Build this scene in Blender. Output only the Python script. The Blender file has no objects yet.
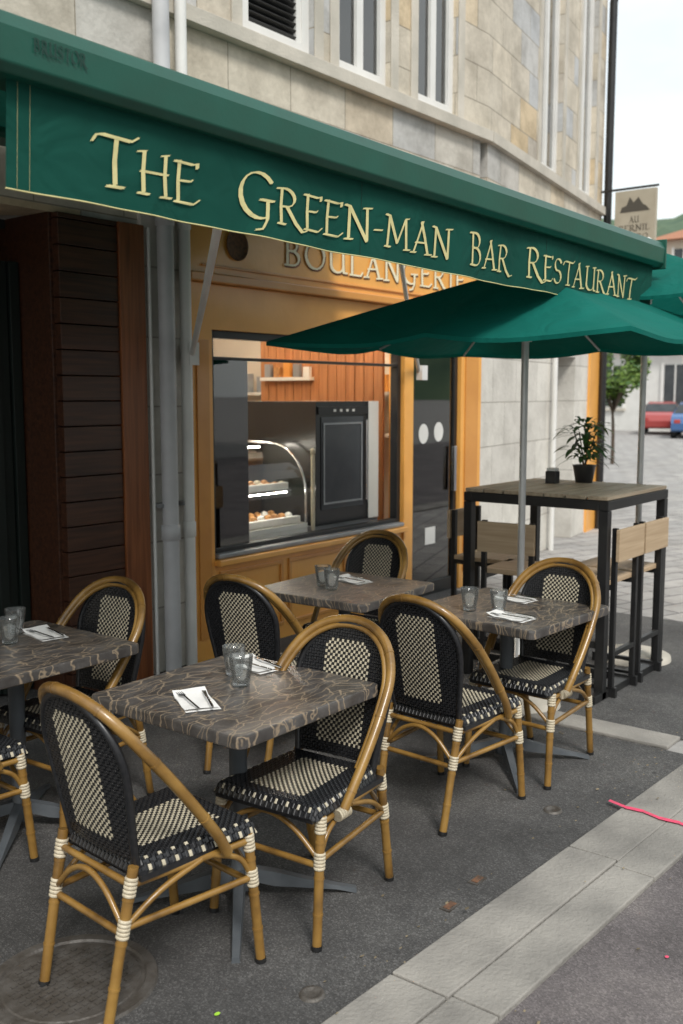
import bpy, math, random
from mathutils import Vector, Matrix
random.seed(7)
R=math.radians
# ---------------------------------------------------------------- materials
MATS={}
def newmat(name):
    m=bpy.data.materials.new(name); m.use_nodes=True
    nt=m.node_tree; b=nt.nodes['Principled BSDF']
    MATS[name]=m
    return m,nt,b
def N(nt,t,**k):
    n=nt.nodes.new(t)
    for a,v in k.items(): setattr(n,a,v)
    return n
def ramp(nt,src,stops,interp='LINEAR'):
    r=N(nt,'ShaderNodeValToRGB'); r.color_ramp.interpolation=interp; e=r.color_ramp.elements
    while len(e)<len(stops): e.new(.5)
    for i,(p,c) in enumerate(stops):
        e[i].position=p; e[i].color=(*c,1) if len(c)==3 else c
    nt.links.new(src,r.inputs['Fac']); return r.outputs['Color']
def mat(name,c1,c2=None,scale=8,rough=.6,bump=0,bscale=60,metal=0,detail=3,spec=.5,rvar=0,coat=0):
    m,nt,b=newmat(name)
    c2=c2 or tuple(x*.8 for x in c1)
    tc=N(nt,'ShaderNodeTexCoord'); L=nt.links.new
    n1=N(nt,'ShaderNodeTexNoise'); n1.inputs['Scale'].default_value=scale; n1.inputs['Detail'].default_value=detail
    L(tc.outputs['Object'],n1.inputs['Vector'])
    col=ramp(nt,n1.outputs['Fac'],[(.32,c1),(.68,c2)])
    L(col,b.inputs['Base Color'])
    b.inputs['Roughness'].default_value=rough; b.inputs['Metallic'].default_value=metal
    b.inputs['Specular IOR Level'].default_value=spec
    b.inputs['Coat Weight'].default_value=coat; b.inputs['Coat Roughness'].default_value=.15
    if rvar:
        mr=N(nt,'ShaderNodeMapRange'); mr.inputs['To Min'].default_value=rough-rvar; mr.inputs['To Max'].default_value=rough+rvar
        L(n1.outputs['Fac'],mr.inputs['Value']); L(mr.outputs[0],b.inputs['Roughness'])
    if bump:
        n2=N(nt,'ShaderNodeTexNoise'); n2.inputs['Scale'].default_value=bscale; n2.inputs['Detail'].default_value=2
        L(tc.outputs['Object'],n2.inputs['Vector'])
        bp=N(nt,'ShaderNodeBump'); bp.inputs['Strength'].default_value=bump; bp.inputs['Distance'].default_value=.01
        L(n2.outputs['Fac'],bp.inputs['Height']); L(bp.outputs['Normal'],b.inputs['Normal'])
    return m
def blocks(name,pal,mortar,bw,rh,ms=.008,vert=True,rot=0,stain=.35,rough=.85,bump=.4,offset=.5):
    m,nt,b=newmat(name); L=nt.links.new
    g=N(nt,'ShaderNodeNewGeometry'); v=g.outputs['Position']
    if vert:
        s=N(nt,'ShaderNodeSeparateXYZ'); L(v,s.inputs[0])
        a=N(nt,'ShaderNodeMath',operation='ADD'); L(s.outputs[0],a.inputs[0]); L(s.outputs[1],a.inputs[1])
        c=N(nt,'ShaderNodeCombineXYZ'); L(a.outputs[0],c.inputs[0]); L(s.outputs[2],c.inputs[1]); vec=c.outputs[0]
    else:
        mp=N(nt,'ShaderNodeMapping'); mp.inputs['Rotation'].default_value=(0,0,R(rot)); L(v,mp.inputs['Vector']); vec=mp.outputs[0]
    br=N(nt,'ShaderNodeTexBrick'); L(vec,br.inputs['Vector'])
    br.offset=offset
    for k,x in (('Scale',1),('Mortar Size',ms),('Brick Width',bw),('Row Height',rh),('Mortar Smooth',.3),('Bias',0)): br.inputs[k].default_value=x
    br.inputs['Color1'].default_value=(0,0,0,1); br.inputs['Color2'].default_value=(1,1,1,1); br.inputs['Mortar'].default_value=(.5,.5,.5,1)
    col=ramp(nt,br.outputs['Color'],pal)
    mm=N(nt,'ShaderNodeMix',data_type='RGBA'); L(br.outputs['Fac'],mm.inputs[0]); L(col,mm.inputs[6]); mm.inputs[7].default_value=(*mortar,1)
    n=N(nt,'ShaderNodeTexNoise'); n.inputs['Scale'].default_value=2.3; n.inputs['Detail'].default_value=6; n.inputs['Roughness'].default_value=.7; L(v,n.inputs['Vector'])
    st=ramp(nt,n.outputs['Fac'],[(.35,(1-stain,1-stain*1.03,1-stain*1.08)),(.6,(1.05,)*3)])
    mx=N(nt,'ShaderNodeMix',data_type='RGBA',blend_type='MULTIPLY'); mx.inputs[0].default_value=1
    L(mm.outputs[2],mx.inputs[6]); L(st,mx.inputs[7])
    L(mx.outputs[2],b.inputs['Base Color']); b.inputs['Roughness'].default_value=rough
    nf=N(nt,'ShaderNodeTexNoise'); nf.inputs['Scale'].default_value=28; nf.inputs['Detail'].default_value=4; L(v,nf.inputs['Vector'])
    ma=N(nt,'ShaderNodeMath',operation='MULTIPLY_ADD'); L(br.outputs['Fac'],ma.inputs[0]); ma.inputs[1].default_value=-1.2; L(nf.outputs['Fac'],ma.inputs[2])
    bp=N(nt,'ShaderNodeBump'); bp.inputs['Strength'].default_value=bump; bp.inputs['Distance'].default_value=.01
    L(ma.outputs[0],bp.inputs['Height']); L(bp.outputs['Normal'],b.inputs['Normal'])
    return m
def asphalt(name,base,tint,speck=.5):
    m,nt,b=newmat(name); L=nt.links.new
    g=N(nt,'ShaderNodeNewGeometry'); v=g.outputs['Position']
    n=N(nt,'ShaderNodeTexNoise'); n.inputs['Scale'].default_value=1.3; n.inputs['Detail'].default_value=7; n.inputs['Roughness'].default_value=.7; L(v,n.inputs['Vector'])
    c=ramp(nt,n.outputs['Fac'],[(.32,tuple(x*.6 for x in base)),(.5,base),(.66,tint)])
    vo=N(nt,'ShaderNodeTexVoronoi'); vo.inputs['Scale'].default_value=190; L(v,vo.inputs['Vector'])
    sp=ramp(nt,vo.outputs['Color'],[(.0,(.6,)*3),(.6,(1,)*3),(.9,(1+speck*1.6,)*3)])
    mx=N(nt,'ShaderNodeMix',data_type='RGBA',blend_type='MULTIPLY'); mx.inputs[0].default_value=1; L(c,mx.inputs[6]); L(sp,mx.inputs[7])
    v2=N(nt,'ShaderNodeTexVoronoi'); v2.inputs['Scale'].default_value=3.3; L(v,v2.inputs['Vector'])
    d=ramp(nt,v2.outputs['Distance'],[(.03,(.5,)*3),(.055,(1,)*3)])
    m2=N(nt,'ShaderNodeMix',data_type='RGBA',blend_type='MULTIPLY'); m2.inputs[0].default_value=1; L(mx.outputs[2],m2.inputs[6]); L(d,m2.inputs[7])
    L(m2.outputs[2],b.inputs['Base Color']); b.inputs['Roughness'].default_value=.8
    bp=N(nt,'ShaderNodeBump'); bp.inputs['Strength'].default_value=.5; bp.inputs['Distance'].default_value=.005
    L(vo.outputs['Distance'],bp.inputs['Height']); L(bp.outputs['Normal'],b.inputs['Normal'])
    return m
def wood(name,c1,c2,axis=2,scale=3,rough=.5,bump=.15,coat=0):
    m,nt,b=newmat(name); L=nt.links.new
    tc=N(nt,'ShaderNodeTexCoord'); mp=N(nt,'ShaderNodeMapping')
    s=[14*scale]*3; s[axis]=1.2*scale/3*1.5; mp.inputs['Scale'].default_value=s
    L(tc.outputs['Object'],mp.inputs['Vector'])
    n=N(nt,'ShaderNodeTexNoise'); n.inputs['Scale'].default_value=1; n.inputs['Detail'].default_value=4; n.inputs['Distortion'].default_value=.6; L(mp.outputs[0],n.inputs['Vector'])
    L(ramp(nt,n.outputs['Fac'],[(.3,c1),(.7,c2)]),b.inputs['Base Color']); b.inputs['Roughness'].default_value=rough
    b.inputs['Coat Weight'].default_value=coat; b.inputs['Coat Roughness'].default_value=.2
    bp=N(nt,'ShaderNodeBump'); bp.inputs['Strength'].default_value=bump; bp.inputs['Distance'].default_value=.004
    L(n.outputs['Fac'],bp.inputs['Height']); L(bp.outputs['Normal'],b.inputs['Normal'])
    return m
def fabric(name,c,c2,trans=.25,wscale=500):
    m,nt,b=newmat(name); L=nt.links.new
    tc=N(nt,'ShaderNodeTexCoord')
    n=N(nt,'ShaderNodeTexNoise'); n.inputs['Scale'].default_value=3; n.inputs['Detail'].default_value=5; L(tc.outputs['Object'],n.inputs['Vector'])
    col=ramp(nt,n.outputs['Fac'],[(.3,c),(.7,c2)])
    L(col,b.inputs['Base Color']); b.inputs['Roughness'].default_value=.85; b.inputs['Specular IOR Level'].default_value=.25
    nb=N(nt,'ShaderNodeTexNoise'); nb.inputs['Scale'].default_value=wscale; nb.inputs['Detail'].default_value=1; L(tc.outputs['Object'],nb.inputs['Vector'])
    bp=N(nt,'ShaderNodeBump'); bp.inputs['Strength'].default_value=.3; bp.inputs['Distance'].default_value=.002; L(nb.outputs['Fac'],bp.inputs['Height'])
    nw=N(nt,'ShaderNodeTexNoise'); nw.inputs['Scale'].default_value=5; nw.inputs['Detail'].default_value=2; nw.inputs['Distortion'].default_value=1.2; L(tc.outputs['Object'],nw.inputs['Vector'])
    bw=N(nt,'ShaderNodeBump'); bw.inputs['Strength'].default_value=.5; bw.inputs['Distance'].default_value=.03; L(nw.outputs['Fac'],bw.inputs['Height']); L(bp.outputs['Normal'],bw.inputs['Normal'])
    L(bw.outputs['Normal'],b.inputs['Normal'])
    tr=N(nt,'ShaderNodeBsdfTranslucent'); L(col,tr.inputs['Color'])
    ms=N(nt,'ShaderNodeMixShader'); ms.inputs[0].default_value=trans
    L(b.outputs[0],ms.inputs[1]); L(tr.outputs[0],ms.inputs[2]); L(ms.outputs[0],nt.nodes['Material Output'].inputs['Surface'])
    return m
def glasspane(name,tint=(.9,.95,.93),refl=1.0,haze=0):
    m,nt,b=newmat(name); L=nt.links.new
    t=N(nt,'ShaderNodeBsdfTransparent'); t.inputs[0].default_value=(*tint,1); base=t.outputs[0]
    if haze:
        df=N(nt,'ShaderNodeBsdfTranslucent'); df.inputs[0].default_value=(.9,.95,.95,1)
        d2=N(nt,'ShaderNodeBsdfDiffuse'); d2.inputs[0].default_value=(.9,.95,.95,1)
        ad=N(nt,'ShaderNodeMixShader'); ad.inputs[0].default_value=.5; L(df.outputs[0],ad.inputs[1]); L(d2.outputs[0],ad.inputs[2])
        hz=N(nt,'ShaderNodeMixShader'); hz.inputs[0].default_value=haze; L(base,hz.inputs[1]); L(ad.outputs[0],hz.inputs[2]); base=hz.outputs[0]
    gl=N(nt,'ShaderNodeBsdfGlossy'); gl.inputs['Roughness'].default_value=.02
    fr=N(nt,'ShaderNodeFresnel'); fr.inputs[0].default_value=1.5
    mu=N(nt,'ShaderNodeMath',operation='MULTIPLY',use_clamp=True); mu.inputs[1].default_value=refl; L(fr.outputs[0],mu.inputs[0])
    ms=N(nt,'ShaderNodeMixShader'); L(mu.outputs[0],ms.inputs[0]); L(base,ms.inputs[1]); L(gl.outputs[0],ms.inputs[2])
    L(ms.outputs[0],nt.nodes['Material Output'].inputs['Surface']); return m
def glowmat(name,col,st):
    m,nt,b=newmat(name); b.inputs['Emission Color'].default_value=(*col,1); b.inputs['Emission Strength'].default_value=st
glowmat('fill_tube',(1,.93,.8),60)  # emission for the tubes added to brighten the bakery interior

asphalt('terrace_asphalt',(.072,.070,.069),(.110,.107,.103))
asphalt('road_asphalt',(.135,.119,.120),(.18,.16,.155),.3)
mat('kerb_stone',(.34,.32,.29),(.19,.18,.165),3.2,.85,.5,70,detail=9)
blocks('plaza_pavers',[(0,(.32,.31,.30)),(1,(.40,.38,.36))],(.16,.15,.15),.5,.25,.012,vert=False,rot=20,stain=.25)
blocks('ashlar',[(.0,(.64,.57,.46)),(.3,(.55,.50,.42)),(.55,(.60,.54,.44)),(.72,(.46,.47,.48)),(.80,(.52,.51,.49)),(.88,(.60,.47,.30)),(1,(.67,.60,.49))],(.32,.28,.22),.62,.31,.005,stain=.32)
blocks('pale_ashlar',[(0,(.68,.65,.59)),(1,(.59,.56,.51))],(.38,.35,.31),.8,.42,.006,stain=.2)
mat('stone_trim',(.62,.57,.49),(.44,.41,.35),3,.8,.3,50,detail=7)
mat('white_paint',(.76,.75,.72),(.68,.67,.64),4,.45,.05,40)
mat('orange_paint',(.90,.44,.10),(.78,.36,.075),3,.40,.12,30,rvar=.08,coat=.4)
mat('orange_dark',(.70,.31,.065),(.60,.25,.05),3,.40,.1,30,coat=.4)
mat('sign_gold',(.88,.80,.56),(.82,.73,.50),5,.5)
mat('sign_shadow',(.22,.08,.02),(.18,.06,.018),5,.6)
wood('dark_wood',(.032,.013,.008),(.085,.033,.016),0,3,.38)
wood('red_wood',(.15,.045,.014),(.31,.105,.035),2,3,.38)
wood('warm_wood',(.28,.11,.035),(.44,.19,.07),2,3)
wood('grey_wood',(.33,.25,.17),(.52,.42,.30),0,3,.6)
wood('pale_wood',(.40,.28,.17),(.58,.44,.29),1,2,.6)
mat('pvc_grey',(.54,.54,.55),(.42,.42,.43),4,.5,.08,20)
mat('zinc',(.34,.35,.36),(.25,.26,.27),5,.45,.1,30,metal=.4)
mat('black_metal',(.012,.012,.013),(.02,.02,.02),10,.4,.05,100)
mat('steel_pole',(.56,.56,.55),(.48,.48,.47),10,.35,metal=.4)
mat('chrome',(.7,.7,.7),(.65,.65,.65),10,.15,metal=1)
mat('table_leg_grey',(.075,.085,.095),(.10,.11,.12),10,.42,.1,120)
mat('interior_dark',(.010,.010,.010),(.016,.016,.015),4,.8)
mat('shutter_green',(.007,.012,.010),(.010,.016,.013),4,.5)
mat('interior_wall',(.68,.60,.49),(.60,.53,.43),2,.8)
mat('appliance_black',(.012,.012,.013),(.016,.016,.017),4,.22)
mat('appliance_white',(.74,.72,.67),(.68,.66,.60),4,.35)
mat('pastry',(.50,.25,.08),(.28,.12,.035),30,.6,.4,60)
mat('rust',(.22,.10,.05),(.08,.05,.035),40,.8,.5,100)
mat('iron',(.13,.12,.11),(.08,.07,.06),20,.5,.4,60,metal=.3)
mat('pink_paint',(.9,.07,.17),(.6,.09,.15),60,.7)
mat('lime_paint',(.40,.70,.06),(.3,.55,.05),20,.6)
mat('litter',(.30,.24,.15),(.10,.08,.05),9,.9)
mat('napkin',(.80,.79,.77),(.74,.73,.71),20,.9,.2,60)
fabric('awning_green',(.004,.080,.058),(.004,.066,.048),.14)
fabric('umbrella_green',(.004,.175,.14),(.003,.145,.115),.30,300)
mat('awning_bar_green',(.008,.088,.060),(.010,.075,.050),6,.38,.03,60)
mat('gold_letter',(.70,.64,.31),(.58,.53,.25),25,.8)
mat('bar_letter',(.002,.03,.02),(.002,.03,.02),25,.5)
mat('cream_strand',(.60,.54,.41),(.46,.41,.30),60,.45)
mat('black_strand',(.010,.011,.013),(.020,.020,.022),60,.32)
mat('wrap_cream',(.64,.57,.43),(.50,.43,.31),60,.5,.3,200)
mat('leaf',(.035,.09,.022),(.07,.15,.035),6,.5)
mat('leaf_light',(.14,.22,.03),(.09,.16,.025),3,.6)
mat('bark',(.10,.07,.05),(.06,.045,.03),12,.9,.5,30)
mat('pot_dark',(.03,.03,.035),(.05,.05,.05),12,.3)
mat('roof_tile',(.42,.20,.12),(.33,.16,.10),20,.85,.4,20)
mat('render_beige',(.56,.50,.41),(.50,.45,.37),2,.9)
mat('render_white',(.70,.69,.66),(.62,.61,.58),2,.9)
mat('window_dark',(.03,.035,.04),(.05,.055,.06),3,.12)
mat('hill_green',(.055,.10,.06),(.11,.16,.09),.06,1,detail=6)
mat('car_blue',(.04,.12,.30),(.04,.12,.30),3,.25,coat=1)
mat('car_red',(.38,.04,.035),(.36,.04,.035),3,.25,coat=1)
mat('tyre',(.02,.02,.02),(.03,.03,.03),10,.8)
mat('sign_face',(.46,.41,.32),(.39,.34,.26),5,.6)
mat('sign_ink',(.08,.07,.055),(.08,.07,.055),5,.6)
mat('curtain',(.50,.52,.54),(.38,.40,.42),6,.9)
glasspane('pane',(.90,.95,.93),2.6)
glasspane('pane_clear',(.95,.98,.97),1.0)
glasspane('glassware',(.99,1,1),.8,.07)
m,nt,b=newmat('bamboo'); L=nt.links.new
tc=N(nt,'ShaderNodeTexCoord'); n=N(nt,'ShaderNodeTexNoise'); n.inputs['Scale'].default_value=9; n.inputs['Detail'].default_value=5; L(tc.outputs['Object'],n.inputs['Vector'])
L(ramp(nt,n.outputs['Fac'],[(.3,(.34,.195,.048)),(.52,(.245,.132,.030)),(.7,(.12,.062,.015))]),b.inputs['Base Color']); b.inputs['Roughness'].default_value=.34; b.inputs['Coat Weight'].default_value=.4; b.inputs['Coat Roughness'].default_value=.15
n2=N(nt,'ShaderNodeTexNoise'); n2.inputs['Scale'].default_value=70; L(tc.outputs['Object'],n2.inputs['Vector'])
bp=N(nt,'ShaderNodeBump'); bp.inputs['Strength'].default_value=.2; bp.inputs['Distance'].default_value=.003; L(n2.outputs['Fac'],bp.inputs['Height']); L(bp.outputs['Normal'],b.inputs['Normal'])
# veined laminate table top
m,nt,b=newmat('table_top'); L=nt.links.new
g=N(nt,'ShaderNodeNewGeometry')
n=N(nt,'ShaderNodeTexNoise'); n.inputs['Scale'].default_value=5; n.inputs['Detail'].default_value=4; L(g.outputs['Position'],n.inputs['Vector'])
mx=N(nt,'ShaderNodeMix',data_type='RGBA',blend_type='MIX'); mx.inputs[0].default_value=.14; L(g.outputs['Position'],mx.inputs[6]); L(n.outputs['Color'],mx.inputs[7])
outs=[]
for (rz,sx,sy,sc) in ((28,8,21,1.05),(-50,7,24,1.0)):
    mp=N(nt,'ShaderNodeMapping'); mp.inputs['Rotation'].default_value=(0,0,R(rz)); mp.inputs['Scale'].default_value=(sx,sy,.01); L(mx.outputs[2],mp.inputs['Vector'])
    vo=N(nt,'ShaderNodeTexVoronoi',feature='DISTANCE_TO_EDGE'); vo.voronoi_dimensions='2D'; vo.inputs['Scale'].default_value=sc; L(mp.outputs[0],vo.inputs['Vector']); outs.append(vo.outputs['Distance'])
mi=N(nt,'ShaderNodeMath',operation='MINIMUM'); L(outs[0],mi.inputs[0]); L(outs[1],mi.inputs[1])
n3=N(nt,'ShaderNodeTexNoise'); n3.inputs['Scale'].default_value=11; n3.inputs['Detail'].default_value=7; n3.inputs['Roughness'].default_value=.6; L(g.outputs['Position'],n3.inputs['Vector'])
base=ramp(nt,n3.outputs['Fac'],[(.3,(.046,.041,.038)),(.5,(.074,.068,.064)),(.7,(.125,.117,.111))])
vein=ramp(nt,mi.outputs[0],[(.006,(.85,)*3),(.040,(0,0,0))])
m2=N(nt,'ShaderNodeMix',data_type='RGBA'); L(vein,m2.inputs[0]); L(base,m2.inputs[6]); m2.inputs[7].default_value=(.33,.255,.175,1)
L(m2.outputs[2],b.inputs['Base Color']); b.inputs['Roughness'].default_value=.30

# ---------------------------------------------------------------- mesh builder
class MB:
    def __init__(s): s.v=[];s.f=[];s.m=[];s.mats=[];s.sm=[]
    def mi(s,mt):
        if mt not in s.mats: s.mats.append(mt)
        return s.mats.index(mt)
    def add(s,vs,fs,mt,smooth=False):
        o=len(s.v); s.v+= [tuple(p) for p in vs]; k=s.mi(mt)
        for f in fs: s.f.append([i+o for i in f]); s.m.append(k); s.sm.append(smooth)
    def box(s,x0,x1,y0,y1,z0,z1,mt,M=None):
        vs=[Vector((x,y,z)) for z in (z0,z1) for y in (y0,y1) for x in (x0,x1)]
        if M: vs=[M@p for p in vs]
        s.add(vs,[(0,2,3,1),(4,5,7,6),(0,1,5,4),(2,6,7,3),(0,4,6,2),(1,3,7,5)],mt)
    def poly(s,pts,mt): s.add(pts,[list(range(len(pts)))],mt)
    def tube(s,pts,r,mt,n=10,closed=False,rf=None):
        pts=[Vector(p) for p in pts]; K=len(pts)
        rings=[];up=None
        for i,p in enumerate(pts):
            if closed: t=pts[(i+1)%K]-pts[i-1]
            else: t=pts[min(i+1,K-1)]-pts[max(i-1,0)]
            t.normalize()
            if up is None:
                up=Vector((0,0,1)) if abs(t.z)<.9 else Vector((1,0,0))
            up=(up-t*up.dot(t)).normalized(); w=t.cross(up)
            rr=r if rf is None else r*rf(i/(K-1))
            rings.append([p+(up*math.cos(a)+w*math.sin(a))*rr for a in [2*math.pi*j/n for j in range(n)]])
        vs=[q for g in rings for q in g]; fs=[]
        for i in range(K if closed else K-1):
            a=i*n; b2=((i+1)%K)*n
            for j in range(n): fs.append((a+j,a+(j+1)%n,b2+(j+1)%n,b2+j))
        s.add(vs,fs,mt,True)
        if not closed:
            s.add(rings[0],[list(range(n))[::-1]],mt); s.add(rings[-1],[list(range(n))],mt)
    def lathe(s,prof,c,mt,n=20,smooth=True):
        c=Vector(c); vs=[];fs=[]
        for r,z in prof:
            for j in range(n):
                a=2*math.pi*j/n; vs.append(c+Vector((r*math.cos(a),r*math.sin(a),z)))
        for i in range(len(prof)-1):
            for j in range(n): fs.append((i*n+j,i*n+(j+1)%n,(i+1)*n+(j+1)%n,(i+1)*n+j))
        s.add(vs,fs,mt,smooth)
    def mesh(s,name):
        me=bpy.data.meshes.new(name); me.from_pydata(s.v,[],s.f)
        for x in s.mats: me.materials.append(MATS[x])
        for p,k,sm in zip(me.polygons,s.m,s.sm): p.material_index=k; p.use_smooth=sm
        me.update(); return me
    def obj(s,name,parent=None,bevel=0,loc=None,rot=0):
        return place(name,s.mesh(name),parent,bevel,loc,rot)
def place(name,me,parent=None,bevel=0,loc=None,rot=0):
    o=bpy.data.objects.new(name,me); bpy.context.collection.objects.link(o)
    if parent: o.parent=parent
    if loc: o.location=loc
    o.rotation_euler=(0,0,rot)
    if bevel:
        b=o.modifiers.new('bevel','BEVEL'); b.width=bevel; b.segments=2; b.limit_method='ANGLE'; b.angle_limit=R(40)
    return o
def empty(name,loc=(0,0,0)):
    o=bpy.data.objects.new(name,None); bpy.context.collection.objects.link(o); o.location=loc; return o
def smooth(pts,k=6,closed=False):
    P=[Vector(p) for p in pts]; out=[]; n=len(P)
    for i in range(n if closed else n-1):
        p0=P[i-1] if (i>0 or closed) else P[0]*2-P[1]; p1=P[i]; p2=P[(i+1)%n]; p3=P[(i+2)%n] if (closed or i+2<n) else P[-1]*2-P[-2]
        for j in range(k):
            t=j/k
            out.append(.5*((2*p1)+(p2-p0)*t+(2*p0-5*p1+4*p2-p3)*t*t+(3*p1-p0-3*p2+p3)*t**3))
    if not closed: out.append(P[-1])
    return out
# ---------------------------------------------------------------- pen-drawn capitals
def arc(cx,cy,rx,ry,a0,a1,n=9): return [(cx+rx*math.cos(R(a0+(a1-a0)*i/n)),cy+ry*math.sin(R(a0+(a1-a0)*i/n))) for i in range(n+1)]
GL={
'T':(.74,[[(.0,.80),(.06,.93),(.16,.97),(.68,.96),(.80,1.07)],[(.42,.97),(.38,.5),(.39,.04)],[(.24,.0),(.54,.02)]]),
'H':(.80,[[(.16,1),(.13,.5),(.14,.02)],[(.64,1.02),(.62,.5),(.65,.02)],[(.08,.52),(.70,.56)],[(.02,0),(.26,0)],[(.52,0),(.80,.03)],[(.02,.96),(.2,1.01)],[(.54,.98),(.72,1.04)]]),
'E':(.64,[[(.14,1),(.12,.5),(.14,.02)],[(.02,.97),(.46,.97),(.56,1.02),(.56,.9)],[(.14,.52),(.42,.55),(.46,.6)],[(.04,0),(.50,0),(.64,.14)]]),
'G':(.82,[arc(.44,.5,.38,.5,42,300,14),[(.63,.30),(.62,.0),(.52,-.22),(.38,-.26)],[(.46,.42),(.78,.44)],[(.63,.42),(.63,.2)]]),
'R':(.76,[[(.15,.98),(.12,.5),(.14,.02)],[(.03,0),(.27,0)],[(.0,.94)]+arc(.26,.74,.27,.25,90,-90,8)+[(.14,.48)],[(.3,.5),(.58,.08),(.78,-.12),(.92,-.05)]]),
'N':(.84,[[(.14,.98),(.14,.02)],[(.02,-.01),(.26,.01)],[(.0,1.0),(.14,.98),(.68,.0)],[(.68,1.02),(.68,.02)],[(.56,1),(.84,1.05)]]),
'M':(1.0,[[(.18,.98),(.1,.02)],[(.0,0),(.22,0)],[(.04,1.0),(.18,.98),(.48,.16)],[(.48,.16),(.78,1.0),(.84,.02)],[(.74,0),(.98,.03)],[(.76,.98),(.90,1.02)]]),
'A':(.80,[[(.43,1.06),(.26,.5),(.10,.02)],[(.36,1.04),(.54,.5),(.68,.02)],[(-.02,-.01),(.2,.01)],[(.56,0),(.84,.03)],[(.16,.34),(.58,.38)]]),
'B':(.70,[[(.15,.98),(.14,.02)],[(.0,.95),(.26,.98)]+arc(.28,.75,.22,.23,90,-90,7)+[(.14,.53)],[(.28,.53)]+arc(.3,.27,.28,.27,90,-90,7)+[(.03,.0)]]),
'S':(.62,[arc(.32,.74,.22,.25,25,250,9)+arc(.30,.26,.25,.27,70,-155,9)]),
'U':(.82,[[(.14,1),(.14,.34)]+arc(.4,.28,.26,.28,180,360,8)+[(.66,1)],[(.02,.98),(.26,1.02)],[(.54,1),(.78,1.03)],[(.66,.3),(.68,.02),(.82,.02)]]),
'O':(.86,[arc(.43,.5,.37,.5,0,360,18)]),
'L':(.62,[[(.14,1),(.14,.02)],[(.03,1),(.26,1)],[(.04,0),(.52,0),(.6,.14)]]),
'I':(.32,[[(.15,1),(.15,.02)],[(.03,1),(.28,1)],[(.03,0),(.28,0)]]),
'P':(.68,[[(.14,.98),(.14,.02)],[(.03,0),(.27,0)],[(.02,.96)]+arc(.26,.72,.26,.25,90,-90,8)+[(.14,.47)]]),
'-':(.40,[[(.05,.42),(.34,.46)]]),' ':(.4,[])}
def text(mb,s,x0,x1,z0,h,mt,fn,first=1.0,nib=.06,thin=.018,ang=35,gap=.05):
    tot=0
    for i,c in enumerate(s): tot+=(GL[c][0]+gap)*(first if i==0 else 1)
    sx=(x1-x0)/tot; x=x0; cnt=0
    nx,nz=nib*math.cos(R(ang)),nib*math.sin(R(ang))
    for i,c in enumerate(s):
        w,st=GL[c]; q=first if i==0 else 1.0; hh=h*q
        for pl in st:
            for (a,b2) in zip(pl[:-1],pl[1:]):
                cnt+=1; k=(cnt%12)*.00006
                dx,dz=b2[0]-a[0],b2[1]-a[1]; l=math.hypot(dx,dz) or 1
                px,pz=-dz/l*thin,dx/l*thin
                ex,ez=dx/l*thin*.6,dz/l*thin*.6
                def P(X,Z,kk): return fn(x+X*sx*q,z0+Z*hh,kk)
                if abs(dx*nz-dz*nx)>1e-4:
                    mb.poly([P(a[0]-nx,a[1]-nz,k),P(a[0]+nx,a[1]+nz,k),P(b2[0]+nx,b2[1]+nz,k),P(b2[0]-nx,b2[1]-nz,k)],mt)
                k+=.00003
                mb.poly([P(a[0]-px-ex,a[1]-pz-ez,k),P(a[0]+px-ex,a[1]+pz-ez,k),P(b2[0]+px+ex,b2[1]+pz+ez,k),P(b2[0]-px+ex,b2[1]-pz+ez,k)],mt)
        x+=(w+gap)*sx*q
# ---------------------------------------------------------------- ground
g=MB(); g.poly([(-600,-600,0),(900,-600,0),(900,900,0),(-600,900,0)],'plaza_pavers'); g.obj('ground')
def kx(x,y0): return y0-.043*(x-2.0)
g=MB()
g.poly([(-12,kx(-12,1.63),.004),(4.74,kx(4.74,1.63),.004),(4.74,8.0,.004),(-12,8.0,.004)],'terrace_asphalt'); g.obj('terrace_pavement')
g=MB(); g.poly([(4.94,kx(4.94,1.63),.004),(7.6,kx(7.6,1.63),.004),(7.6,5.2,.004),(4.94,5.0,.004)],'terrace_asphalt'); g.obj('sidewalk_pavement')
g=MB()
g.poly([(-60,-9,.003),(60,-11,.003),(60,kx(60,1.27),.003),(-60,kx(-60,1.27),.003)],'road_asphalt'); g.obj('road')
g=MB(); x=-12
def slab(a,b2,ya,yb,zz):
    J=lambda: random.uniform(-.0025,.0025)
    vs=[(a+J(),kx(a,ya)+J()),(b2+J(),kx(b2,ya)+J()),(b2+J(),kx(b2,yb)+J()),(a+J(),kx(a,yb)+J())]
    g.add([(p[0],p[1],0) for p in vs]+[(p[0],p[1],zz+J()*.6) for p in vs],[(0,1,5,4),(1,2,6,5),(2,3,7,6),(3,0,4,7),(4,5,6,7)],'kerb_stone')
for (ya,yb) in ((1.27,1.428),(1.433,1.632)):
    x=-12+random.random()
    while x<30:
        l=random.uniform(.85,1.15); slab(x+.003,x+l-.003,ya,yb,.021); x+=l
g.obj('stone_kerb',bevel=.005)
g=MB(); y=1.66
while y<4.55:
    l=random.uniform(.7,.95); g.box(4.75,4.935,y,min(y+l-.008,4.6),0,.02+random.uniform(0,.003),'kerb_stone'); y+=l
g.obj('stone_edging',bevel=.006)
g=MB(); pts=[(3.93,1.615),(3.905,1.53),(3.91,1.46),(3.885,1.38),(3.89,1.30),(3.865,1.215)]
for i,(a,b2) in enumerate(zip(pts[:-1],pts[1:])):
    w=.011+.003*(i%2); zz=.0265+.0003*i if i<4 else .0268; g.poly([(a[0]-w,a[1],zz),(a[0]+w,a[1],zz),(b2[0]+w,b2[1],zz),(b2[0]-w,b2[1],zz)],'pink_paint')
g.obj('paint_mark')
g=MB(); g.poly([(2.93+.008*math.cos(a),1.0+.006*math.sin(a),.009) for a in [i*.6 for i in range(10)]],'pink_paint'); g.obj('paint_mark')
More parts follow.
